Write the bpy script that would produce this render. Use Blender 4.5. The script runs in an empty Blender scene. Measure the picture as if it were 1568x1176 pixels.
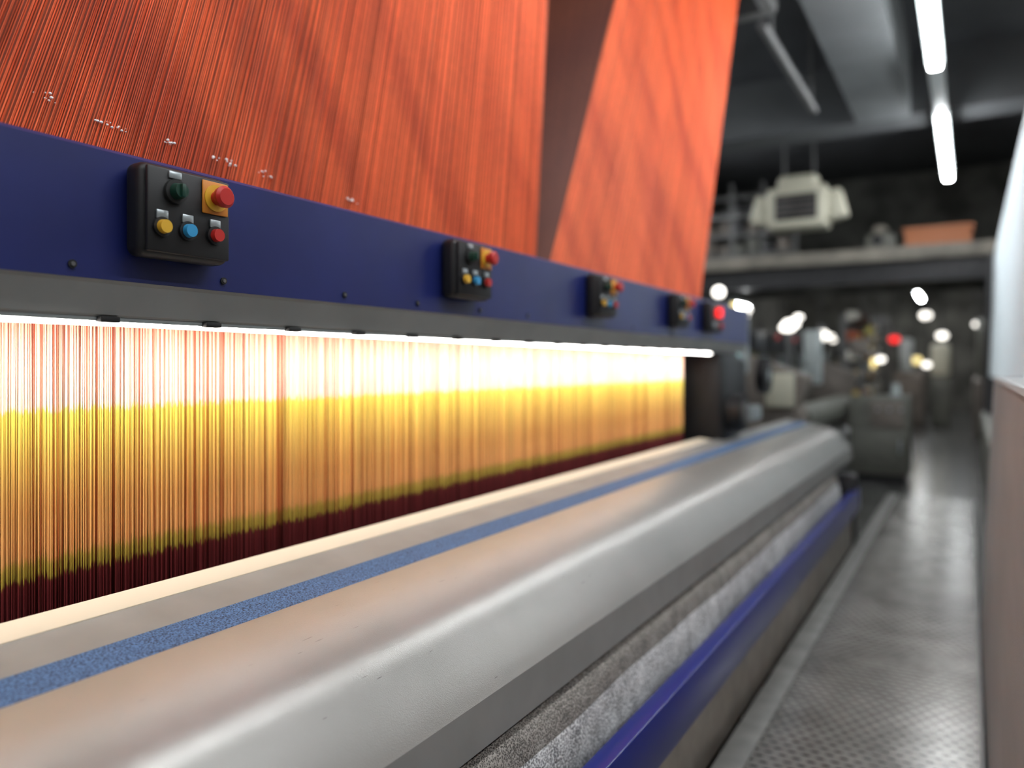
import bpy, bmesh, math, random
from mathutils import Vector, Matrix
random.seed(7)
ZC=1.085   # camera height; all z below given relative to it
S=bpy.context.scene
col=S.collection

# ------------------------------------------------------------ materials
def nt(name):
    m=bpy.data.materials.new(name); m.use_nodes=True
    t=m.node_tree; b=t.nodes['Principled BSDF']
    return m,t,b
def L(t,a,b): t.links.new(a,b)
def mat(name,c,rough=.5,metal=0,var=0,vscale=20,bump=0,bscale=200,emit=None,es=0,stretch=(1,1,1),nosample=False,c2=None):
    m,t,b=nt(name)
    b.inputs['Base Color'].default_value=(*c,1)
    b.inputs['Roughness'].default_value=rough
    b.inputs['Metallic'].default_value=metal
    tc=t.nodes.new('ShaderNodeTexCoord'); mp=t.nodes.new('ShaderNodeMapping')
    mp.inputs['Scale'].default_value=stretch
    L(t,tc.outputs['Object'],mp.inputs[0])
    if var>0:
        n=t.nodes.new('ShaderNodeTexNoise'); n.inputs['Scale'].default_value=vscale; n.inputs['Detail'].default_value=5
        L(t,mp.outputs[0],n.inputs['Vector'])
        r=t.nodes.new('ShaderNodeValToRGB')
        r.color_ramp.elements[0].position=.35; r.color_ramp.elements[1].position=.65
        r.color_ramp.elements[0].color=(*[max(0,x*(1-var)) for x in c],1)
        r.color_ramp.elements[1].color=(*(c2 or [min(1,x*(1+var)) for x in c]),1)
        L(t,n.outputs['Fac'],r.inputs[0]); L(t,r.outputs[0],b.inputs['Base Color'])
    if bump>0:
        n2=t.nodes.new('ShaderNodeTexNoise'); n2.inputs['Scale'].default_value=bscale
        L(t,mp.outputs[0],n2.inputs['Vector'])
        bp=t.nodes.new('ShaderNodeBump'); bp.inputs['Strength'].default_value=bump; bp.inputs['Distance'].default_value=.002
        L(t,n2.outputs['Fac'],bp.inputs['Height']); L(t,bp.outputs[0],b.inputs['Normal'])
    if emit:
        b.inputs['Emission Color'].default_value=(*emit,1); b.inputs['Emission Strength'].default_value=es
    if nosample: m.cycles.emission_sampling='NONE'
    return m
def math_(t,op,a,b=None,clamp=False):
    n=t.nodes.new('ShaderNodeMath'); n.operation=op; n.use_clamp=clamp
    for i,v in enumerate((a,b)):
        if v is None: continue
        if isinstance(v,(int,float)): n.inputs[i].default_value=v
        else: L(t,v,n.inputs[i])
    return n.outputs[0]

M={}
M['blue']=mat('blue_paint',(.011,.018,.115),.36,0,.12,6,.08,900)
M['blue_bar']=mat('blue_bar_paint',(.010,.020,.19),.28)
M['grey']=mat('grey_metal',(.31,.32,.31),.45,0,.06,8)
M['grey_d']=mat('dark_grey_metal',(.13,.13,.13),.4,.2,.1,6)
M['lip']=mat('grey_lip',(.25,.245,.235),.45,.1,.08,10)
M['rim']=mat('footboard_rim',(.17,.165,.155),.5,.1,.2,10)
M['cream']=mat('cream_rail',(.62,.55,.43),.5)
M['stripe']=mat('blue_grit_tape',(.006,.03,.15),.7,0,.9,380,.5,380,c2=(.10,.22,.45))
M['black']=mat('black_plastic',(.008,.008,.009),.5)
M['black_m']=mat('black_machine',(.015,.015,.017),.45,0,.3,10)
M['black_f']=mat('black_frame',(.004,.004,.005),.5)
M['rub']=mat('rubber',(.01,.01,.01),.7)
M['beige']=mat('beige_panel',(.26,.235,.205),.55,0,.15,12)
M['white_led']=mat('led_diffuser',(1,1,1),.4,emit=(1,.96,.92),es=14)
M['tube']=mat('lamp_tube',(1,1,1),.4,emit=(.95,.98,1),es=60)
M['red']=mat('red_button',(.50,.02,.015),.4)
M['yel']=mat('yellow_button',(.70,.40,.03),.4)
M['cya']=mat('blue_button',(.03,.28,.55),.4)
M['grn']=mat('green_selector',(.006,.045,.028),.4)
M['orgp']=mat('orange_backplate',(.62,.22,.02),.45)
M['bez']=mat('silver_bezel',(.45,.5,.52),.3,.7)
M['wht']=mat('white_lint',(1,1,1),.8)
M['wall']=mat('hall_wall',(.11,.105,.09),.8,0,.5,2)
M['ceil']=mat('ceiling_paint',(.06,.063,.07),.8,0,.2,1.5)
M['part']=mat('partition_paint',(.09,.09,.08),.8,0,.5,2.5)
M['beamc']=mat('ceiling_beam_paint',(.14,.15,.155),.7,0,.1,3)
M['crossc']=mat('ceiling_crossbeam_paint',(.09,.095,.10),.7,0,.1,3)
M['concrete']=mat('concrete_floor',(.07,.07,.066),.20,0,.4,3)
M['slab']=mat('slab_paint',(.20,.18,.15),.7,0,.3,5)
M['ivory']=mat('ivory_case',(.55,.53,.42),.5)
M['paleg']=mat('pale_grey_case',(.38,.42,.42),.4)
M['cab']=mat('cabinet_paint',(.13,.13,.11),.5,0,.15,4)
M['brown']=mat('brown_case',(.17,.145,.125),.6,0,.15,5)
M['olive']=mat('olive_case',(.30,.26,.04),.5)
M['carton']=mat('orange_carton',(.40,.15,.07),.7)
M['panelr']=mat('grey_side_panel',(.32,.345,.345),.6,0,.12,3,.2,300,stretch=(1,.3,1))
M['yarn_w']=mat('yarn_white',(.65,.62,.55),.9); M['yarn_y']=mat('yarn_yellow',(.6,.42,.08),.9); M['yarn_r']=mat('yarn_rust',(.35,.09,.04),.9)
M['bulb_w']=mat('bulb_white',(1,1,1),.4,emit=(1,.95,.86),es=3.2,nosample=True)
M['bulb_y']=mat('bulb_yellow',(1,.8,.2),.4,emit=(1,.80,.35),es=1.6,nosample=True)
M['bulb_r']=mat('bulb_red',(1,.02,.02),.4,emit=(1,.02,.02),es=1.6,nosample=True)
M['screen']=mat('screen_glow',(.3,.5,.5),.3,emit=(.5,.85,.85),es=.7,nosample=True)
def sheet_mat():
    m,t,b=nt('white_warp')
    b.inputs['Base Color'].default_value=(.85,.93,.97,1); b.inputs['Roughness'].default_value=.7
    tr=t.nodes.new('ShaderNodeBsdfTranslucent'); tr.inputs[0].default_value=(.85,.95,1,1)
    mx=t.nodes.new('ShaderNodeMixShader'); mx.inputs[0].default_value=.5
    L(t,b.outputs[0],mx.inputs[1]); L(t,tr.outputs[0],mx.inputs[2])
    L(t,mx.outputs[0],t.nodes['Material Output'].inputs[0])
    return m
M['sheetw']=sheet_mat()
def silver_mat():
    m,t,b=nt('silver_coat')
    tc=t.nodes.new('ShaderNodeTexCoord')
    n=t.nodes.new('ShaderNodeTexNoise'); n.inputs['Scale'].default_value=5; n.inputs['Detail'].default_value=7
    L(t,tc.outputs['Object'],n.inputs['Vector'])
    r=t.nodes.new('ShaderNodeValToRGB'); e=r.color_ramp.elements
    e[0].position=.3;e[0].color=(.33,.325,.305,1); e[1].position=.7;e[1].color=(.37,.36,.34,1)
    L(t,n.outputs['Fac'],r.inputs[0])
    mp=t.nodes.new('ShaderNodeMapping'); mp.inputs['Scale'].default_value=(420,22,22); mp.inputs['Rotation'].default_value=(0,0,.35)
    L(t,tc.outputs['Object'],mp.inputs[0])
    v=t.nodes.new('ShaderNodeTexNoise'); v.inputs['Scale'].default_value=1; v.inputs['Detail'].default_value=1
    L(t,mp.outputs[0],v.inputs['Vector'])
    s=math_(t,'GREATER_THAN',v.outputs['Fac'],.79)
    mx=t.nodes.new('ShaderNodeMixRGB'); L(t,s,mx.inputs[0]); L(t,r.outputs[0],mx.inputs[1]); mx.inputs[2].default_value=(.17,.16,.15,1)
    L(t,mx.outputs[0],b.inputs['Base Color'])
    n2=t.nodes.new('ShaderNodeTexNoise'); n2.inputs['Scale'].default_value=600
    L(t,tc.outputs['Object'],n2.inputs['Vector'])
    bp=t.nodes.new('ShaderNodeBump'); bp.inputs['Strength'].default_value=.32; bp.inputs['Distance'].default_value=.001
    L(t,n2.outputs['Fac'],bp.inputs['Height']); L(t,bp.outputs[0],b.inputs['Normal'])
    b.inputs['Roughness'].default_value=.28; b.inputs['Metallic'].default_value=.48
    return m
M['silver']=silver_mat()

# thread materials -------------------------------------------------
def thread_lower():
    m,t,b=nt('heddle_cord_colours')
    tc=t.nodes.new('ShaderNodeTexCoord'); sp=t.nodes.new('ShaderNodeSeparateXYZ')
    L(t,tc.outputs['Object'],sp.inputs[0])
    at=t.nodes.new('ShaderNodeAttribute'); at.attribute_name='rnd'
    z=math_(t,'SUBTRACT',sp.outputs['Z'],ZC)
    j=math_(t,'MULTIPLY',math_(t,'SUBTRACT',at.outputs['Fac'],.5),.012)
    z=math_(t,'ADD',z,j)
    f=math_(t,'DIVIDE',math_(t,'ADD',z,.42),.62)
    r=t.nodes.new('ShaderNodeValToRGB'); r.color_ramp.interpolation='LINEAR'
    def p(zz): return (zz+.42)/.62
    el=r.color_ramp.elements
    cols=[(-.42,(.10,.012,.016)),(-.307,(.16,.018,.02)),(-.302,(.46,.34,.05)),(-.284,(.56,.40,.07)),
          (-.274,(.94,.48,.17)),(-.20,(.96,.55,.17)),(-.13,(.94,.66,.16)),(-.066,(.87,.76,.13)),(-.061,(.97,.78,.66)),(.0,(.96,.68,.53)),(.06,(.93,.48,.34)),(.2,(.85,.20,.09))]  # cord band colours; LED glow painted in as peach-white near the top
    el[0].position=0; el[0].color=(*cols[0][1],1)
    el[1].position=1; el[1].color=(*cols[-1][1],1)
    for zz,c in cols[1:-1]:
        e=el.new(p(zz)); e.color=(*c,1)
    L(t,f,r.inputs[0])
    h=t.nodes.new('ShaderNodeHueSaturation')
    r2=math_(t,'FRACT',math_(t,'MULTIPLY',at.outputs['Fac'],37.3))
    v=math_(t,'ADD',math_(t,'MULTIPLY',math_(t,'POWER',r2,.65),.76),.32)
    L(t,v,h.inputs['Value']); L(t,r.outputs[0],h.inputs['Color'])
    mu=t.nodes.new('ShaderNodeMixRGB'); mu.blend_type='MULTIPLY'
    L(t,math_(t,'LESS_THAN',r2,.15),mu.inputs[0]); L(t,h.outputs[0],mu.inputs[1]); mu.inputs[2].default_value=(.8,.35,.25,1)
    L(t,mu.outputs[0],b.inputs['Base Color'])
    b.inputs['Roughness'].default_value=.5
    return m
M['thr']=thread_lower()
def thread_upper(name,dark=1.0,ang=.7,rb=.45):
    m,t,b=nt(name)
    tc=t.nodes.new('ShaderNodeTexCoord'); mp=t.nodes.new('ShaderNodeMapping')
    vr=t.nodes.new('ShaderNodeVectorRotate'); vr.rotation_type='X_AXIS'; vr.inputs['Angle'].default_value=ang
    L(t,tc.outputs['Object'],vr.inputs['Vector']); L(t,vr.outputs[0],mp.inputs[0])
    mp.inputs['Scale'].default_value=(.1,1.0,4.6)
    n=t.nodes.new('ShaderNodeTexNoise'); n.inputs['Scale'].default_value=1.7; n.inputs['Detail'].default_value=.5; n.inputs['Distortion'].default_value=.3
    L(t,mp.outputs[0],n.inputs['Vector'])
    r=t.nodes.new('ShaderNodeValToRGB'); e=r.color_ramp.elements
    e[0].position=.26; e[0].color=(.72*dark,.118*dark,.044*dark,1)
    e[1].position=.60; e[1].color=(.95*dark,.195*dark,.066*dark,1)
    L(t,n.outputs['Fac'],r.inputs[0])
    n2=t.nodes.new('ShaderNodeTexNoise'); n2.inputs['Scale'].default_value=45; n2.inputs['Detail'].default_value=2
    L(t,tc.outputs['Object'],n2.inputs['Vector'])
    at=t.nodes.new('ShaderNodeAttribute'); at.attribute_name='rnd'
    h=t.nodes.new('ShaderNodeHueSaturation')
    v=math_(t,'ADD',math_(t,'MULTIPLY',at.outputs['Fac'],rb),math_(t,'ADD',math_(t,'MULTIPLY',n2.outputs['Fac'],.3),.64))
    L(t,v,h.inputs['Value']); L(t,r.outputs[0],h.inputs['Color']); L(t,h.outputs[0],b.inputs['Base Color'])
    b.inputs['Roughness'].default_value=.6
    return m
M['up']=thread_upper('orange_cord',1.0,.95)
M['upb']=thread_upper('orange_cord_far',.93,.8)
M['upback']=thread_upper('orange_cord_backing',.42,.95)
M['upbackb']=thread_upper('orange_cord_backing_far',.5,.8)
M['updark']=thread_upper('orange_cord_shadowed',.14,-.9)  # cord orange darkened to paint in the shade of the recessed fold

def footboard_mat():
    m,t,b=nt('perforated_steel')
    tc=t.nodes.new('ShaderNodeTexCoord'); sp=t.nodes.new('ShaderNodeSeparateXYZ')
    L(t,tc.outputs['Object'],sp.inputs[0])
    a=math_(t,'DIVIDE',sp.outputs['Y'],.030)
    row=math_(t,'FLOOR',a)
    fy=math_(t,'SUBTRACT',math_(t,'FRACT',a),.5)
    off=math_(t,'MULTIPLY',math_(t,'MODULO',row,2.0),.5)
    c=math_(t,'ADD',math_(t,'DIVIDE',sp.outputs['X'],.034),off)
    fx=math_(t,'SUBTRACT',math_(t,'FRACT',math_(t,'ADD',c,100.0)),.5)
    d=math_(t,'ADD',math_(t,'POWER',math_(t,'ABSOLUTE',math_(t,'DIVIDE',fx,.33)),2.0),math_(t,'POWER',math_(t,'ABSOLUTE',math_(t,'DIVIDE',fy,.17)),2.0))
    mask=math_(t,'LESS_THAN',d,1.0)
    n=t.nodes.new('ShaderNodeTexNoise'); n.inputs['Scale'].default_value=4; n.inputs['Detail'].default_value=8; n.inputs['Roughness'].default_value=.7
    L(t,tc.outputs['Object'],n.inputs['Vector'])
    r=t.nodes.new('ShaderNodeValToRGB'); e=r.color_ramp.elements
    e[0].position=.3; e[0].color=(.14,.135,.125,1); e[1].position=.68; e[1].color=(.34,.33,.31,1)
    L(t,n.outputs['Fac'],r.inputs[0])
    mx=t.nodes.new('ShaderNodeMixRGB'); L(t,mask,mx.inputs[0]); L(t,r.outputs[0],mx.inputs[1]); mx.inputs[2].default_value=(.02,.02,.018,1)
    L(t,mx.outputs[0],b.inputs['Base Color'])
    bp=t.nodes.new('ShaderNodeBump'); bp.inputs['Strength'].default_value=.5; bp.inputs['Distance'].default_value=.003; bp.invert=True
    L(t,mask,bp.inputs['Height']); L(t,bp.outputs[0],b.inputs['Normal'])
    b.inputs['Roughness'].default_value=.25; b.inputs['Metallic'].default_value=.3
    return m
M['foot']=footboard_mat()
def cloth_mat(name,c1,c2,sc):
    m,t,b=nt(name)
    tc=t.nodes.new('ShaderNodeTexCoord')
    v=t.nodes.new('ShaderNodeTexVoronoi'); v.inputs['Scale'].default_value=sc
    L(t,tc.outputs['Object'],v.inputs['Vector'])
    n=t.nodes.new('ShaderNodeTexNoise'); n.inputs['Scale'].default_value=18; n.inputs['Detail'].default_value=8
    L(t,tc.outputs['Object'],n.inputs['Vector'])
    f=math_(t,'ADD',math_(t,'MULTIPLY',v.outputs['Distance'],.85),math_(t,'MULTIPLY',n.outputs['Fac'],.5))
    r=t.nodes.new('ShaderNodeValToRGB'); e=r.color_ramp.elements
    e[0].position=.45; e[0].color=(*c1,1); e[1].position=.85; e[1].color=(*c2,1)
    L(t,f,r.inputs[0]); L(t,r.outputs[0],b.inputs['Base Color'])
    bp=t.nodes.new('ShaderNodeBump'); bp.inputs['Strength'].default_value=.6; bp.inputs['Distance'].default_value=.002
    L(t,f,bp.inputs['Height']); L(t,bp.outputs[0],b.inputs['Normal']); b.inputs['Roughness'].default_value=.9
    return m
M['cl1']=cloth_mat('brown_weave',(.05,.045,.04),(.36,.33,.30),330)
M['cl2']=cloth_mat('grey_white_weave',(.13,.13,.13),(.95,.95,.94),250)

# ------------------------------------------------------------ geometry helpers
def empty(name,loc=(0,0,0)):
    o=bpy.data.objects.new(name,None); o.location=loc; o.empty_display_size=.1; col.objects.link(o); return o
def mk(name,verts,faces,mats,mi=None,parent=None,smooth=None,attr=None):
    me=bpy.data.meshes.new(name)
    me.from_pydata([(v[0],v[1],v[2]+ZC) for v in verts],[],faces)
    if not isinstance(mats,(list,tuple)): mats=[mats]
    for m_ in mats: me.materials.append(m_)
    if mi:
        for p,i in zip(me.polygons,mi): p.material_index=i
    if attr is not None:
        a=me.attributes.new('rnd','FLOAT','POINT'); a.data.foreach_set('value',attr)
    me.update()
    bm=bmesh.new(); bm.from_mesh(me)
    if attr is None: bmesh.ops.recalc_face_normals(bm,faces=bm.faces)
    bm.to_mesh(me); bm.free()
    if smooth:
        for p in me.polygons: p.use_smooth=True
        me.set_sharp_from_angle(angle=math.radians(smooth))
    o=bpy.data.objects.new(name,me); col.objects.link(o)
    if parent: o.parent=parent; o.matrix_parent_inverse=parent.matrix_world.inverted()
    return o
def prism(name,prof,y0,y1,mats,mi=None,parent=None,smooth=None,seg=1,closed=True):
    n=len(prof); V=[];F=[];I=[]
    for k in range(seg+1):
        y=y0+(y1-y0)*k/seg
        V+= [(x,y,z) for x,z in prof]
    m=n if closed else n-1
    for k in range(seg):
        for i in range(m):
            j=(i+1)%n; F.append((k*n+i,k*n+j,(k+1)*n+j,(k+1)*n+i)); I.append(mi[i] if mi else 0)
    if closed:
        F.append(tuple(range(n))); I.append(0); F.append(tuple(seg*n+i for i in range(n))); I.append(0)
    return mk(name,V,F,mats,I,parent,smooth)
class B:
    def __init__(s): s.bm=bmesh.new(); s.mats=[]
    def mi(s,m):
        if m not in s.mats: s.mats.append(m)
        return s.mats.index(m)
    def _fin(s,geomverts,m,smooth=False):
        i=s.mi(m)
        fs={f for v in geomverts for f in v.link_faces}
        for f in fs: f.material_index=i; f.smooth=smooth
    def box(s,x0,x1,y0,y1,z0,z1,m,bev=0,rot=None,seg=2):
        g=bmesh.ops.create_cube(s.bm,size=1)['verts']
        c=Vector(((x0+x1)/2,(y0+y1)/2,(z0+z1)/2+ZC))
        bmesh.ops.scale(s.bm,vec=(x1-x0,y1-y0,z1-z0),verts=g)
        if bev>0:
            es={e for v in g for e in v.link_edges}
            r=bmesh.ops.bevel(s.bm,geom=list(es),offset=bev,segments=seg,affect='EDGES',profile=.5)
            g=list({v for f in r['faces'] for v in f.verts}|{v for v in g if v.is_valid})
        if rot: bmesh.ops.rotate(s.bm,cent=(0,0,0),matrix=rot,verts=g)
        bmesh.ops.translate(s.bm,vec=c,verts=g)
        s._fin(g,m,False); return g
    def cyl(s,p0,p1,r0,m,r1=None,seg=24,smooth=True):
        p0=Vector((p0[0],p0[1],p0[2]+ZC));p1=Vector((p1[0],p1[1],p1[2]+ZC))
        d=p1-p0
        g=bmesh.ops.create_cone(s.bm,cap_ends=True,segments=seg,radius1=r0,radius2=r0 if r1 is None else r1,depth=d.length)['verts']
        bmesh.ops.rotate(s.bm,cent=(0,0,0),matrix=d.to_track_quat('Z','Y').to_matrix(),verts=g)
        bmesh.ops.translate(s.bm,vec=(p0+p1)/2,verts=g)
        s._fin(g,m,smooth)
    def sph(s,c,r,m,sc=(1,1,1),u=20,v=12):
        g=bmesh.ops.create_uvsphere(s.bm,u_segments=u,v_segments=v,radius=r)['verts']
        bmesh.ops.scale(s.bm,vec=sc,verts=g)
        bmesh.ops.translate(s.bm,vec=(c[0],c[1],c[2]+ZC),verts=g)
        s._fin(g,m,True)
    def out(s,name,parent=None,sharp=35):
        me=bpy.data.meshes.new(name); s.bm.to_mesh(me); s.bm.free()
        for m_ in s.mats: me.materials.append(m_)
        me.set_sharp_from_angle(angle=math.radians(sharp))
        o=bpy.data.objects.new(name,me); col.objects.link(o)
        if parent: o.parent=parent
        return o
def threads(name,lines,r,m,parent=None,seg=1):
    V=[];F=[];A=[]
    for p0,p1 in lines:
        b=len(V); rn=random.random(); rr=r*(.8+.4*random.random())
        for k in range(seg+1):
            t=k/seg
            x=p0[0]+(p1[0]-p0[0])*t; y=p0[1]+(p1[1]-p0[1])*t; z=p0[2]+(p1[2]-p0[2])*t
            for a in (0,2.094,4.189):
                V.append((x+rr*math.cos(a),y+rr*math.sin(a),z)); A.append(rn)
        for k in range(seg):
            for i in range(3):
                j=(i+1)%3; F.append((b+k*3+i,b+k*3+j,b+(k+1)*3+j,b+(k+1)*3+i))
    return mk(name,V,F,m,None,parent,attr=A)

# ------------------------------------------------------------ room shell
def plainbox(name,x0,x1,y0,y1,z0,z1,m):
    b=B(); b.box(x0,x1,y0,y1,z0,z1,m); return b.out(name)
FZ=-ZC
plainbox('floor',-4.2,3.2,-3,22,FZ-.1,FZ,M['concrete'])
plainbox('ceiling',-4.2,3.2,-3,22,2.6,2.7,M['ceil'])
plainbox('wall_left',-4.3,-4.2,-3,22,FZ,2.6,M['wall'])
plainbox('wall_right',3.2,3.3,-3,22,FZ,2.6,M['wall'])
plainbox('wall_back',-4.2,3.2,22,22.1,FZ,2.6,M['wall'])
plainbox('wall_front',-4.2,3.2,-3.1,-3,FZ,2.6,M['wall'])
plainbox('wall_partition',-4.19,3.19,11.6,11.7,1.0,2.59,M['part'])

# ------------------------------------------------------------ main loom
loom=empty('jacquard_loom')
Y0,YE=-.7,3.55
pr=[(-1.0,.117),(-1.0,.290),(-1.004,.2945),(-1.09,.2945),(-1.09,.117)]
prism('blue_crossbeam',pr,Y0,4.1,M['blue'],parent=loom)
pr=[(-.998,.1165),(-1.004,.112),(-1.018,.071),(-1.022,.068),(-1.07,.068),(-1.07,.1165)]
prism('grey_light_rail',pr,Y0,4.1,M['grey'],parent=loom)
b=B()
for y in (.565,.80,1.07,1.29,1.53,1.76,2.1,2.5,2.9):
    z=.133
    b.cyl((-1.001,y,z),(-.9975,y,z),.0055,M['rub'],seg=16)
    b.cyl((-.998,y,z),(-.996,y,z),.003,M['grey_d'],seg=6)
b.out('beam_bolts',loom)
b=B()
for i in range(-7,20):
    y=.625+.168*i
    if y<Y0+.1 or y>3.6: continue
    b.box(-1.028,-1.012,y-.014,y+.014,.0605,.0685,M['rub'],.001)
b.out('rail_clips',loom)
P=[(-.89,-.3658),(-.82,-.379),(-.765,-.396),(-.728,-.415),(-.700,-.440),(-.678,-.466),(-.658,-.492),(-.643,-.513)]
curve=[]
def cat(p0,p1,p2,p3,t):
    return tuple(.5*((2*p1[i])+(-p0[i]+p2[i])*t+(2*p0[i]-5*p1[i]+4*p2[i]-p3[i])*t*t+(-p0[i]+3*p1[i]-3*p2[i]+p3[i])*t**3) for i in (0,1))
for i in range(len(P)-1):
    a=P[max(0,i-1)];c_=P[i];d=P[i+1];e=P[min(len(P)-1,i+2)]
    for k in range(5): curve.append(cat(a,c_,d,e,k/5))
curve.append(P[-1])
prof=[(-1.03,-.345),(-.96,-.3606)]+curve+[(-.634,-.580),(-.640,-.586),(-.68,-.586),(-.72,-.62),(-1.0,-.62),(-1.03,-.5)]
mi=[0]+[1]+[2]*(len(curve)-1)+[3]*8
mi=mi[:len(prof)]
prism('breast_beam',prof,Y0,5.25,[M['lip'],M['stripe'],M['silver'],M['lip']],mi,loom,smooth=22)
prism('cream_rail',[(-1.09,-.3365),(-1.03,-.343),(-1.03,-.40),(-1.09,-.40)],Y0,YE+.0,M['cream'],parent=loom)
prism('beam_end_cap',[(x-.003,z-.006) for x,z in [(-1.0,-.352)]+curve[::3]+[(-.64,-.58),(-.72,-.61),(-1.0,-.61)]],5.25,5.29,M['lip'],parent=loom,smooth=30)
b=B(); b.box(-.575,-.535,Y0,4.75,-.806,-.69,M['blue_bar'],.004); b.out('blue_guard_bar',loom)
b=B(); b.box(-.60,-.552,Y0,4.55,-.983,-.80,M['beige'],.003); b.out('skirt_panel',loom)
b=B()
b.box(-1.05,-.64,4.6,5.2,FZ,-.60,M['black_m'],.02)
b.box(-.64,-.545,4.62,4.74,FZ,-.60,M['black_m'],.01)
b.box(-1.35,-1.0,3.62,3.95,-.55,.07,M['black_f'],.03)
b.box(-1.5,-1.1,4.2,4.5,-.6,.05,M['black_f'],.04)
b.cyl((-1.0,3.75,-.22),(-.93,3.75,-.22),.09,M['black_f'])
b.cyl((-.93,3.75,-.22),(-.92,3.75,-.22),.05,M['grey_d'])
b.cyl((-1.0,4.35,-.05),(-.95,4.35,-.05),.10,M['black_f']); b.cyl((-.95,4.35,-.05),(-.945,4.35,-.05),.03,M['bez'])
b.box(-1.3,-1.02,4.3,4.5,-.30,-.22,M['paleg'],.01)
b.box(-1.6,-1.12,Y0,4.1,FZ,-.62,M['black_m'],.02)
b.box(-2.0,-1.3,4.0,4.25,FZ,.25,M['black_m'],.02)
b.box(-2.0,-1.85,4.0,4.25,.2,2.05,M['black_m'],.02)
b.box(-1.6,-1.1,Y0-.2,Y0,FZ,2.05,M['black_m'],.02)
b.out('side_frames',loom)
b=B(); b.box(-2.0,-.95,Y0-.2,4.6,2.02,2.5,M['grey_d'],.03); b.box(-1.9,-1.0,Y0,4.4,1.98,2.03,M['black_m'])
b.out('jacquard_head',loom)
b=B()
b.cyl((-1.12,3.98,.295),(-1.12,3.98,.36),.012,M['grey_d']); b.sph((-1.12,3.98,.385),.032,M['bulb_w'])
b.sph((-1.10,4.2,.33),.018,M['bulb_y']); b.cyl((-1.1,4.2,.05),(-1.1,4.2,.31),.01,M['grey_d'])
b.out('status_lamps',loom)

# LED strip
led=empty('led_strip_light')
b=B()
b.box(-1.036,-1.024,Y0+.02,2.10,.056,.0625,M['white_led'],.0015)
b.box(-1.036,-1.024,2.112,3.52,.056,.0625,M['white_led'],.0015)
b.box(-1.038,-1.022,Y0,3.53,.0622,.0675,M['paleg'])
b.out('diffuser',led)
ld=bpy.data.lights.new('led_array','AREA'); ld.shape='RECTANGLE'; ld.size=4.1; ld.size_y=.012; ld.energy=14; ld.color=(1,.94,.88); ld.spread=math.radians(130)
lo=bpy.data.objects.new('led_array',ld); col.objects.link(lo)
d=Vector((-.83,0,-.55)); d.normalize()
zax=-d; xax=Vector((0,1,0)); yax=zax.cross(xax)
lo.matrix_world=Matrix.Translation((-1.040,1.42,.060+ZC))@Matrix((xax,yax,zax)).transposed().to_4x4()
lo.parent=led

def ctrl(yc):
    e=empty('pushbutton_box',(-.978,yc,.215+ZC)); bpy.context.view_layer.update()
    b=B()
    b.box(-1.0,-.958,yc-.073,yc+.073,.151,.280,M['black'],.014,seg=4)
    b.box(-.96,-.953,yc-.067,yc+.067,.157,.274,M['black'],.003,seg=2)
    x=-.953
    def push(dy,z,m,r=.0096):
        b.cyl((x,yc+dy,z),(x+.004,yc+dy,z),r+.004,M['black'],seg=28)
        b.cyl((x+.004,yc+dy,z),(x+.012,yc+dy,z),r,m,r*.93,seg=28)
        b.box(x,x+.003,yc+dy-.009,yc+dy+.009,z+.011,z+.023,M['bez'],.0012)
    push(-.046,.1915,M['yel']); push(-.006,.1915,M['cya']); push(.040,.1915,M['red'])
    b.cyl((x,yc-.026,.243),(x+.006,yc-.026,.243),.017,M['rub'],seg=28)
    b.cyl((x+.006,yc-.026,.243),(x+.018,yc-.026,.243),.0115,M['grn'],.010,seg=28)
    b.box(x+.016,x+.022,yc-.029,yc-.023,.234,.252,M['grn'],.001)
    b.box(x,x+.003,yc-.036,yc-.016,.261,.271,M['bez'],.0012)
    b.box(x,x+.003,yc+.018,yc+.062,.222,.270,M['orgp'],.0014)
    b.cyl((x+.003,yc+.040,.246),(x+.005,yc+.040,.246),.0195,M['yel'],seg=28)
    b.cyl((x+.003,yc+.040,.246),(x+.018,yc+.040,.246),.010,M['red'],seg=24)
    b.cyl((x+.016,yc+.040,.246),(x+.024,yc+.040,.246),.0145,M['red'],.016,seg=28)
    b.cyl((x+.024,yc+.040,.246),(x+.028,yc+.040,.246),.016,M['red'],.012,seg=28)
    o=b.out('housing',None); o.parent=e; o.matrix_parent_inverse=e.matrix_world.inverted()
for yc in (-.028,.707,1.443,2.18,2.91): ctrl(yc)
sw=B()
sw.box(-1.0,-.955,3.28,3.46,.15,.28,M['black'],.012,seg=3)
sw.cyl((-.955,3.37,.235),(-.935,3.37,.235),.022,M['bulb_r']); sw.cyl((-.955,3.42,.18),(-.945,3.42,.18),.012,M['red'])
sw.cyl((-.955,3.32,.18),(-.945,3.32,.18),.012,M['bez'])
sw.out('signal_box')

# heddle cords
hed=empty('heddle_cords')
ln=[]
for lay,(x,sp) in enumerate([(-1.150,.0038),(-1.157,.0032),(-1.166,.0030),(-1.178,.0030)]):
    y=Y0
    while y<YE-.06:
        y+=sp*(.6+.8*random.random())
        dx=random.uniform(-.003,.003)
        sl=random.uniform(-.003,.003)
        ln.append(((x+dx,y,-.40),(x+dx,y+sl,.14)))
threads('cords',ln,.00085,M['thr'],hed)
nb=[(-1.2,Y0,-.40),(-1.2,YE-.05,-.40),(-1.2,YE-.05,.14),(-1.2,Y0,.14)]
mk('rear_cord_layer',nb,[(0,1,2,3)],[M['thr']],None,hed,attr=[.0085]*4)

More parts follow.
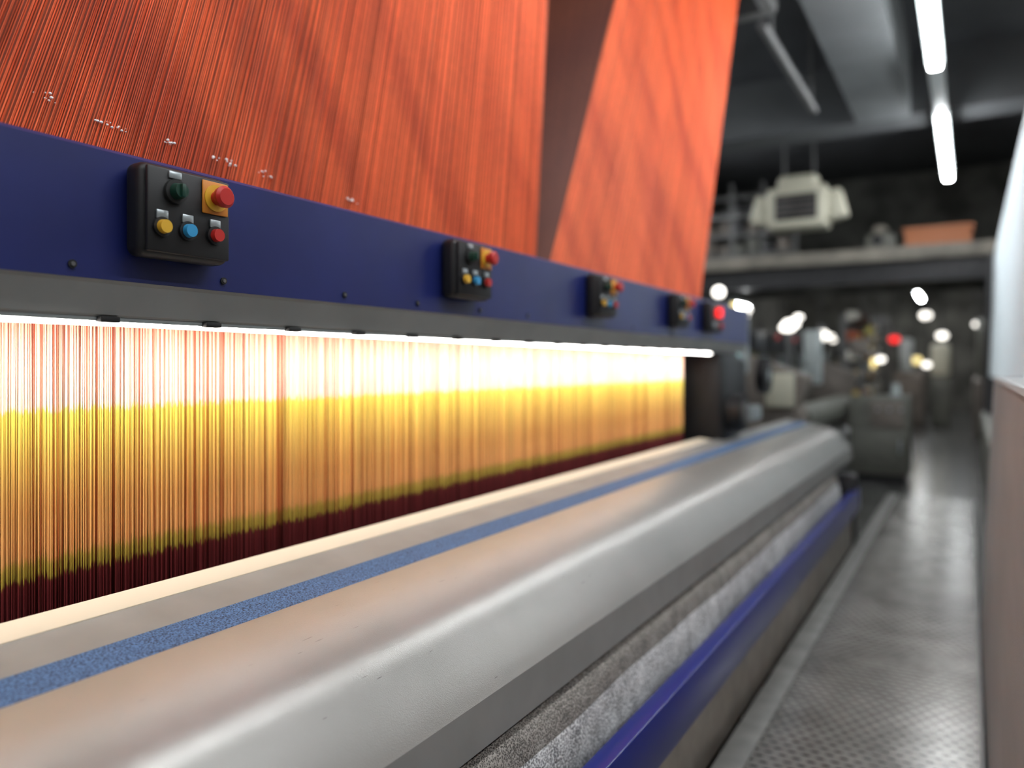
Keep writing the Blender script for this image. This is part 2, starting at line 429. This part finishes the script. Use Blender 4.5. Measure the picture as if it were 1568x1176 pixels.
# harness
har=empty('harness_cords')
def lerp(a,b,t): return a+(b-a)*t
def A_pt(y,h):
    return (lerp(-1.15,-1.05,h), y+(2.07-y)*.35*h, lerp(.145,2.0,h))
ln=[];y=Y0
while y<2.06:
    y+=.0036*(.8+.4*random.random())
    m_=((y-.765)/.437)%1.0
    if m_<.008: continue
    d=random.uniform(-.002,.002)
    a=A_pt(y,0); c=A_pt(y+d,1); ln.append(((a[0]+d,a[1],a[2]),(c[0]+d,c[1],c[2])))
threads('front_cords',ln,.0011,M['up'],har)
V=[];F=[]
ys=[Y0]+[.765+.437*k for k in range(-3,4)]; ys=sorted([v for v in ys if v>=Y0 and v<2.0])+[2.07]
for a,c in zip(ys[:-1],ys[1:]):
    i=len(V)
    for (yy,h) in ((a+.003,0),(c-.001,0),(c-.001,1),(a+.003,1)):
        p=A_pt(yy,h); V.append((p[0]-.005,p[1],p[2]))
    F.append((i,i+1,i+2,i+3))
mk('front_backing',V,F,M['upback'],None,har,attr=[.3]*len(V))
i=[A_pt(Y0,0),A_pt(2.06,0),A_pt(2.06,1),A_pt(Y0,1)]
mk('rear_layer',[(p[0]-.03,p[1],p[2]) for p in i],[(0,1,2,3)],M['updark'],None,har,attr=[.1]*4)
def B_pt(s,h):
    return (lerp(-1.15,-1.05,h), lerp(2.07,3.68,s)+lerp(.76,.44,s)*h, lerp(.145,2.0,h))
ln=[];n=430
for k in range(n+1):
    s=k/n; m_=(s*4)%1.0
    if s>.02 and m_<.01 : continue
    a=B_pt(s,0); c=B_pt(s,1); d=random.uniform(-.002,.002); ln.append(((a[0]+d,a[1],a[2]),(c[0]+d,c[1],c[2])))
threads('far_cords',ln,.0012,M['upb'],har)
q=[B_pt(0,0),B_pt(1,0),B_pt(1,1),B_pt(0,1)]
mk('far_backing',[(p[0]-.006,p[1],p[2]) for p in q],[(0,1,2,3)],M['upbackb'],None,har,attr=[.5]*4)
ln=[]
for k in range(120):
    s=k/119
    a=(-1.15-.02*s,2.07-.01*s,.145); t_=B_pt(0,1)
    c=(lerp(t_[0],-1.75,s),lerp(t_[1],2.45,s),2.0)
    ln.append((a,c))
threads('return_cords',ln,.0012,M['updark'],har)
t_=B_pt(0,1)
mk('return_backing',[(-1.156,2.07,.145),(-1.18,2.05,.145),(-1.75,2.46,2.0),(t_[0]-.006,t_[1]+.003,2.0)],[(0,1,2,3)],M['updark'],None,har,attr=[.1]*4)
b=B()
for (yy,zz) in [(.60,.39),(.615,.385),(.69,.375),(.705,.372),(.715,.37),(.80,.372),(.81,.368),(.90,.366),(.915,.368),(.925,.362),(1.0,.365),(1.01,.36),(1.235,.356),(1.25,.353)]:
    for _ in range(4):
        b.sph((-1.138+random.uniform(0,.002),yy+random.uniform(-.013,.013),zz+random.uniform(-.004,.004)),random.uniform(.0010,.0025),M['wht'],(1,1.2,.9),10,6)
b.out('cord_knots',har)

# cloth
pr=[(-.675,-.588),(-.645,-.592),(-.632,-.601),(-.625,-.617),(-.618,-.643),(-.614,-.68),(-.610,-.72),(-.612,-.76),(-.66,-.80)]
V=[];F=[];I=[];seg=120
for k in range(seg+1):
    y=Y0+(4.55-Y0)*k/seg
    for j,(x,z) in enumerate(pr):
        w=.003*math.sin(y*5+j*.6)+.002*math.sin(y*13+j)
        V.append((x+(w if j>2 else 0)-.002,y,z))
n=len(pr)
for k in range(seg):
    for j in range(n-1):
        F.append((k*n+j,k*n+j+1,(k+1)*n+j+1,(k+1)*n+j)); I.append(0 if j<4 else 1)
mk('woven_cloth',V,F,[M['cl1'],M['cl2']],I,loom,smooth=60)

# footboard
fb=empty('footboard')
b=B(); b.box(-.475,.03,-.6,6.6,-1.0,-.985,M['foot']); b.out('perforated_plate',fb)
b=B(); b.box(-.545,-.475,-.6,6.6,-1.005,-.980,M['rim'],.003); b.box(.022,.034,-.6,6.6,-1.03,-.972,M['grey_d'],.002)
for y in (0,1.6,3.2,4.8,6.4): b.box(-.54,.03,y-.02,y+.02,FZ,-1.0,M['grey_d'])
b.out('plate_frame',fb)

# right-hand neighbour machine
nb=empty('warping_machine')
prism('side_cover',[(.037,-1.0),(.082,-.052),(.088,-.046),(.5,-.03),(.5,-1.0)],-.1,3.6,M['panelr'],parent=nb)
prism('cover_trim',[(.080,-.052),(.084,-.040),(.094,-.040),(.094,-.052)],-.1,3.6,M['paleg'],parent=nb)
b=B(); b.box(.10,.6,-.1,3.6,FZ,-1.0,M['black_m'])
b.box(.14,.24,10.45,10.6,FZ,1.1,M['black_m'],.01); b.box(.10,.5,3.7,10,FZ,-.5,M['cab'],.03)
b.out('base_frame',nb)
prism('yarn_sheet',[(.17,-.1),(.20,.6),(.21,1.12)],3.0,9.4,M['sheetw'],parent=nb,closed=False)

# ------------------------------------------------------------ ceiling items
def lamp(y0,y1,x=-.19,z=1.9,top=2.6,name='ceiling_tube_light'):
    b=B()
    b.box(x-.05,x+.05,y0-.05,y1+.05,z+.03,z+.08,M['paleg'],.008)
    b.box(x-.034,x+.034,y0,y1,z-.01,z+.032,M['tube'],.012,seg=3)
    for y in (y0+.2,y1-.2): b.cyl((x,y,z+.08),(x,y,top),.006,M['grey_d'],seg=8)
    b.out(name)
for y0,y1 in ((-2.3,-.2),(.3,2.5),(3.2,5.6),(6.75,9.0),(12.4,14.6),(16,18.2)): lamp(y0,y1)  # last two tubes unseen behind the partition, added to light the far hall
lamp(.5,3.0,1.7,2.2); lamp(12.5,15,-2.4,1.9); lamp(4,8,1.1,1.3); lamp(7.7,9.3,-3.2,2.2); lamp(4.6,6.8,-3.2,2.2)  # unseen tubes added to backlight the yarn sheet and brighten far hall and rack
lamp(9.95,10.6,-2.6,.78,1.18,'work_lamp'); lamp(19,21,-1.0,1.6)
plainbox('lamp_trunking',-.235,-.145,5.66,6.69,1.93,1.98,M['paleg'])
plainbox('ceiling_beam',-.82,-.42,-2,7.1,2.05,2.6,M['beamc'])
plainbox('ceiling_crossbeam',-4.19,3.19,7.2,7.6,2.1,2.6,M['crossc'])
b=B(); b.cyl((-1.02,4.5,1.95),(-1.02,6.2,1.95),.03,M['grey_d']); b.cyl((-1.02,6.1,1.95),(-1.02,6.1,2.6),.012,M['grey_d']); b.cyl((-1.02,4.75,1.95),(-1.02,4.75,2.6),.012,M['grey_d']); b.out('ceiling_pipe')

# mezzanine
b=B()
b.box(-4.18,.7,9.5,11.5,1.18,1.33,M['slab'],.01)
b.box(-4.18,.7,9.6,9.8,.95,1.18,M['black_m'])
b.box(.15,.35,9.5,9.8,FZ,1.18,M['black_m']); b.box(-4.1,-3.9,9.5,9.8,FZ,1.18,M['black_m'])
b.out('mezzanine_deck')
b=B()
for x in (-3.5,-3.1,-2.7,-2.3,-1.9): b.box(x-.02,x+.02,10.2,10.24,1.331,2.4,M['grey_d'])
for z in (1.45,1.7,1.95,2.2): b.box(-3.5,-1.9,10.18,10.5,z,z+.03,M['grey_d'])
for zz in (1.48,1.73,1.98):
    for k in range(8): b.box(-3.45+.19*k,-3.31+.19*k,10.22,10.4,zz,zz+random.uniform(.08,.2),random.choice([M['cab'],M['brown'],M['black_m'],M['cab']]),.01)
b.out('storage_rack')
b=B(); b.box(-.62,.02,9.55,9.9,1.331,1.50,M['carton'],.01); b.box(-.64,.04,9.53,9.92,1.47,1.53,M['carton'],.01); b.out('storage_carton')
b=B(); b.box(-1.02,-.72,9.6,9.9,1.331,1.50,M['cab'],.03); b.box(-.95,-.80,9.62,9.85,1.50,1.60,M['slab'],.03); b.cyl((-.9,9.58,1.43),(-.9,9.6,1.43),.06,M['black_m']); b.out('storage_canister')
hx,hy,hz=-1.56,8.45,1.72
b=B()
b.box(hx-.30,hx+.30,hy-.05,hy+.3,hz-.27,hz+.16,M['ivory'],.04,seg=3)
b.box(hx-.20,hx+.20,hy+.0,hy+.25,hz+.14,hz+.30,M['ivory'],.06,seg=3)
b.box(hx-.21,hx+.21,hy-.065,hy-.045,hz-.19,hz+.08,M['black_m'],.01)
for k in range(4): b.box(hx-.20,hx+.20,hy-.075,hy-.06,hz-.15+.065*k,hz-.14+.065*k,M['brown'])
b.box(hx-.46,hx-.28,hy,hy+.2,hz-.2,hz+.10,M['ivory'],.03,rot=Matrix.Rotation(.25,3,'Y'))
b.box(hx+.28,hx+.46,hy,hy+.2,hz-.2,hz+.10,M['ivory'],.03,rot=Matrix.Rotation(-.25,3,'Y'))
for s in (-1,1): b.cyl((hx+s*.15,hy+.15,hz+.28),(hx+s*.15,hy+.15,2.6),.012,M['grey_d'])
b.out('unit_heater')
b=B(); b.box(-.98,-.48,7.9,8.35,FZ+.08,-.28,M['cab'],.006); b.box(-.94,-.52,7.888,7.9,FZ+.14,-.60,M['cab'],.004); b.box(-.80,-.52,7.888,7.9,-.57,-.32,M['brown'],.004)
for k in range(3): b.cyl((-.74+.1*k,7.88,-.40),(-.74+.1*k,7.89,-.40),.015,M['bez'])
b.box(-.56,-.54,7.87,7.89,-.8,-.68,M['bez'],.004); b.box(-.95,-.51,7.93,8.32,FZ,FZ+.08,M['black_m'])
b.cyl((-.9,8.1,-.28),(-.9,8.1,.1),.02,M['grey_d']); b.box(-.99,-.83,8.05,8.13,.1,.26,M['brown'],.008); b.cyl((-.6,8.1,-.28),(-.6,8.1,-.16),.05,M['paleg'],.03)
b.out('electrical_cabinet')
b=B(); b.box(-1.42,-1.22,4.95,5.05,-.05,.32,M['paleg'],.02,rot=Matrix.Rotation(.3,3,'Z')); b.box(-1.38,-1.26,4.925,4.94,.06,.27,M['screen'],.004,rot=Matrix.Rotation(.3,3,'Z'))
b.cyl((-1.32,5.0,FZ),(-1.32,5.0,-.05),.03,M['grey_d']); b.cyl((-1.32,5.0,FZ),(-1.32,5.0,FZ+.03),.16,M['grey_d']); b.out('control_terminal')

def floom(x,y0,y1):
    e=empty('distant_loom')
    b=B()
    for yy in (y0,y1-.25):
        b.box(x-.9,x-.05,yy,yy+.25,FZ,-.3,M['brown'],.02,seg=3)
        b.box(x-.55,x-.05,yy-.02,yy+.2,-.38,.02,M['brown'],.015,seg=3,rot=Matrix.Rotation(.35,3,'Y'))
        b.box(x-.85,x-.45,yy,yy+.22,-.1,.22,M['cab'],.02,seg=3)
    b.out('side_frames',e)
    b=B(); b.box(x-.45,x-.38,y0,y1,.12,.28,M['black_m'],.01); b.out('crossbeam',e)
    b=B(); b.cyl((x-.15,y0+.3,-.42),(x-.15,y1-.3,-.42),.12,M['cab']); b.cyl((x-.2,y0+.3,-.8),(x-.2,y1-.3,-.8),.2,M['cl2']); b.out('breast_roll',e)
    b=B(); b.box(x-.55,x-.53,y0+.2,y1-.2,-.4,.12,M['black_m'])
    for k in range(int((y1-y0)/.35)):
        yy=y0+.3+.35*k; b.box(x-.5,x-.47,yy,yy+.16,-.3,.1,random.choice([M['cab'],M['paleg'],M['brown'],M['olive']]),.005)
    b.out('heddles',e)
    b=B()
    for k in range(3):
        yy=y0+.4+.7*k; b.box(x-.38,x-.34,yy,yy+.15,.15,.28,M['black'],.01); b.sph((x-.33,yy+.1,.23),.02,M['red'])
    for (dx,dy,zt,rr) in ((-.5,.1,.36,.03),(-.25,.5,.28,.045),(-.35,1.5,.42,.03),(-.3,.9,.33,.05),(-.6,.6,.44,.03)):
        b.cyl((x+dx,y0+dy,.0),(x+dx,y0+dy,zt),.012,M['grey_d']); b.sph((x+dx,y0+dy,zt+.03),rr,M['bulb_w'],(1.4,1,.8))
    b.box(x-.3,x-.1,y0-.06,y0,-.3,-.05,M['ivory'],.01)
    b.box(x-.75,x-.55,y0-.05,y0,.0,.18,M['paleg'],.01); b.box(x-.2,x-.08,y0+.9,y0+1.1,-.15,.3,M['paleg'],.01)
    b.out('controls',e)
floom(-1.0,5.9,9.0); floom(-1.25,12.2,14.0)
def creel(x,y0,y1,z1):
    e=empty('yarn_creel')
    b=B(); n=int((y1-y0)/.4)
    for k in range(n+1):
        y=y0+(y1-y0)*k/n
        b.box(x-.03,x+.03,y-.02,y+.02,FZ,z1,M['grey_d'])
    nz=int((z1-FZ)/.24)
    for j in range(nz):
        z=FZ+.18+.24*j
        b.box(x-.02,x+.02,y0,y1,z-.015,z,M['grey_d'])
    b.out('frame',e)
    b=B()
    for j in range(nz):
        z=FZ+.18+.24*j
        for k in range(int((y1-y0)/.2)):
            y=y0+.1+.2*k
            if random.random()<.15: continue
            mm=random.choice([M['yarn_w'],M['yarn_y'],M['yarn_r'],M['cab'],M['brown'],M['paleg']])
            b.cyl((x+.03,y,z+.06),(x+.16,y,z+.08),.075,mm,.045,seg=12)
    b.out('yarn_cones',e)
creel(-1.3,9.95,11.9,.62); creel(.42,11.8,13.0,.9); creel(-1.9,16.6,19.5,1.0)
b=B(); 
b.box(-1.95,-1.35,14.8,15.5,FZ,-.3,M['cab'],.04); b.box(-1.8,-1.5,14.9,15.3,-.3,.75,M['olive'],.05); b.box(-1.2,-.7,15.6,16.3,FZ,-.1,M['brown'],.05)
b.box(-1.1,-.9,15.7,16,-.1,.5,M['paleg'],.04); b.box(-.62,-.3,15.9,16.2,-.2,.42,M['ivory'],.08); b.box(-.62,-.3,15.9,16.2,FZ,-.2,M['cab'],.03)
b.box(-1.9,-1.3,15.6,15.8,.75,.9,M['grey_d'],.02); b.cyl((-1.9,15.7,FZ),(-1.9,15.7,.8),.05,M['grey_d']); b.cyl((-1.3,15.7,FZ),(-1.3,15.7,.8),.05,M['grey_d'])
b.out('winding_machine')
b=B(); b.box(.05,.7,13.2,18,FZ,-.2,M['brown'],.05); b.box(.1,.3,13.4,13.8,-.2,.6,M['cab'],.05); b.box(.1,.3,15,15.4,-.2,.8,M['cab'],.05); b.out('twisting_machine')
def pend(x,y,z,m,r=.08):
    b=B(); b.sph((x,y,z),r,m,(1.15,1,.85)); b.cyl((x,y,z+r*.7),(x,y,z+r*1.7),r*1.1,M['black_m'],r*.4); b.cyl((x,y,z+r*1.7),(x,y,2.6),.01,M['black_m'],seg=8)
    b.out('pendant_lamp')
for (x,y,z,m,r) in [(-.67,15.4,.90,'bulb_w',.08),(-.45,16.6,.58,'bulb_w',.08),(-2.27,14.55,.55,'bulb_w',.11),(-1.15,15.2,.48,'bulb_r',.075),
                    (-1.55,14.5,.05,'bulb_y',.15),(-1.30,14.4,.12,'bulb_w',.06),(.12,17.5,.82,'bulb_w',.06),(-.65,15.3,.03,'bulb_w',.06),(-.9,16.8,.12,'bulb_y',.09)]:
    pend(x,y,z,M[m],r)

# ------------------------------------------------------------ world + camera
th=math.radians(30.76)
w=bpy.data.worlds.new('world'); S.world=w; w.use_nodes=True
w.node_tree.nodes['Background'].inputs[0].default_value=(.5,.55,.6,1); w.node_tree.nodes['Background'].inputs[1].default_value=.3
cd=bpy.data.cameras.new('camera'); cam=bpy.data.objects.new('camera',cd); col.objects.link(cam)
cam.location=(0,0,ZC); cam.rotation_euler=(math.pi/2,0,th)
cd.sensor_width=36; cd.lens=1178/1568*36; cd.shift_y=-27/1568
cd.clip_start=.01
cd.dof.use_dof=True; cd.dof.focus_distance=1.15; cd.dof.aperture_fstop=cd.lens/1000/.018
S.camera=cam
S.view_settings.view_transform='Standard'; S.view_settings.look='None'; S.view_settings.exposure=0
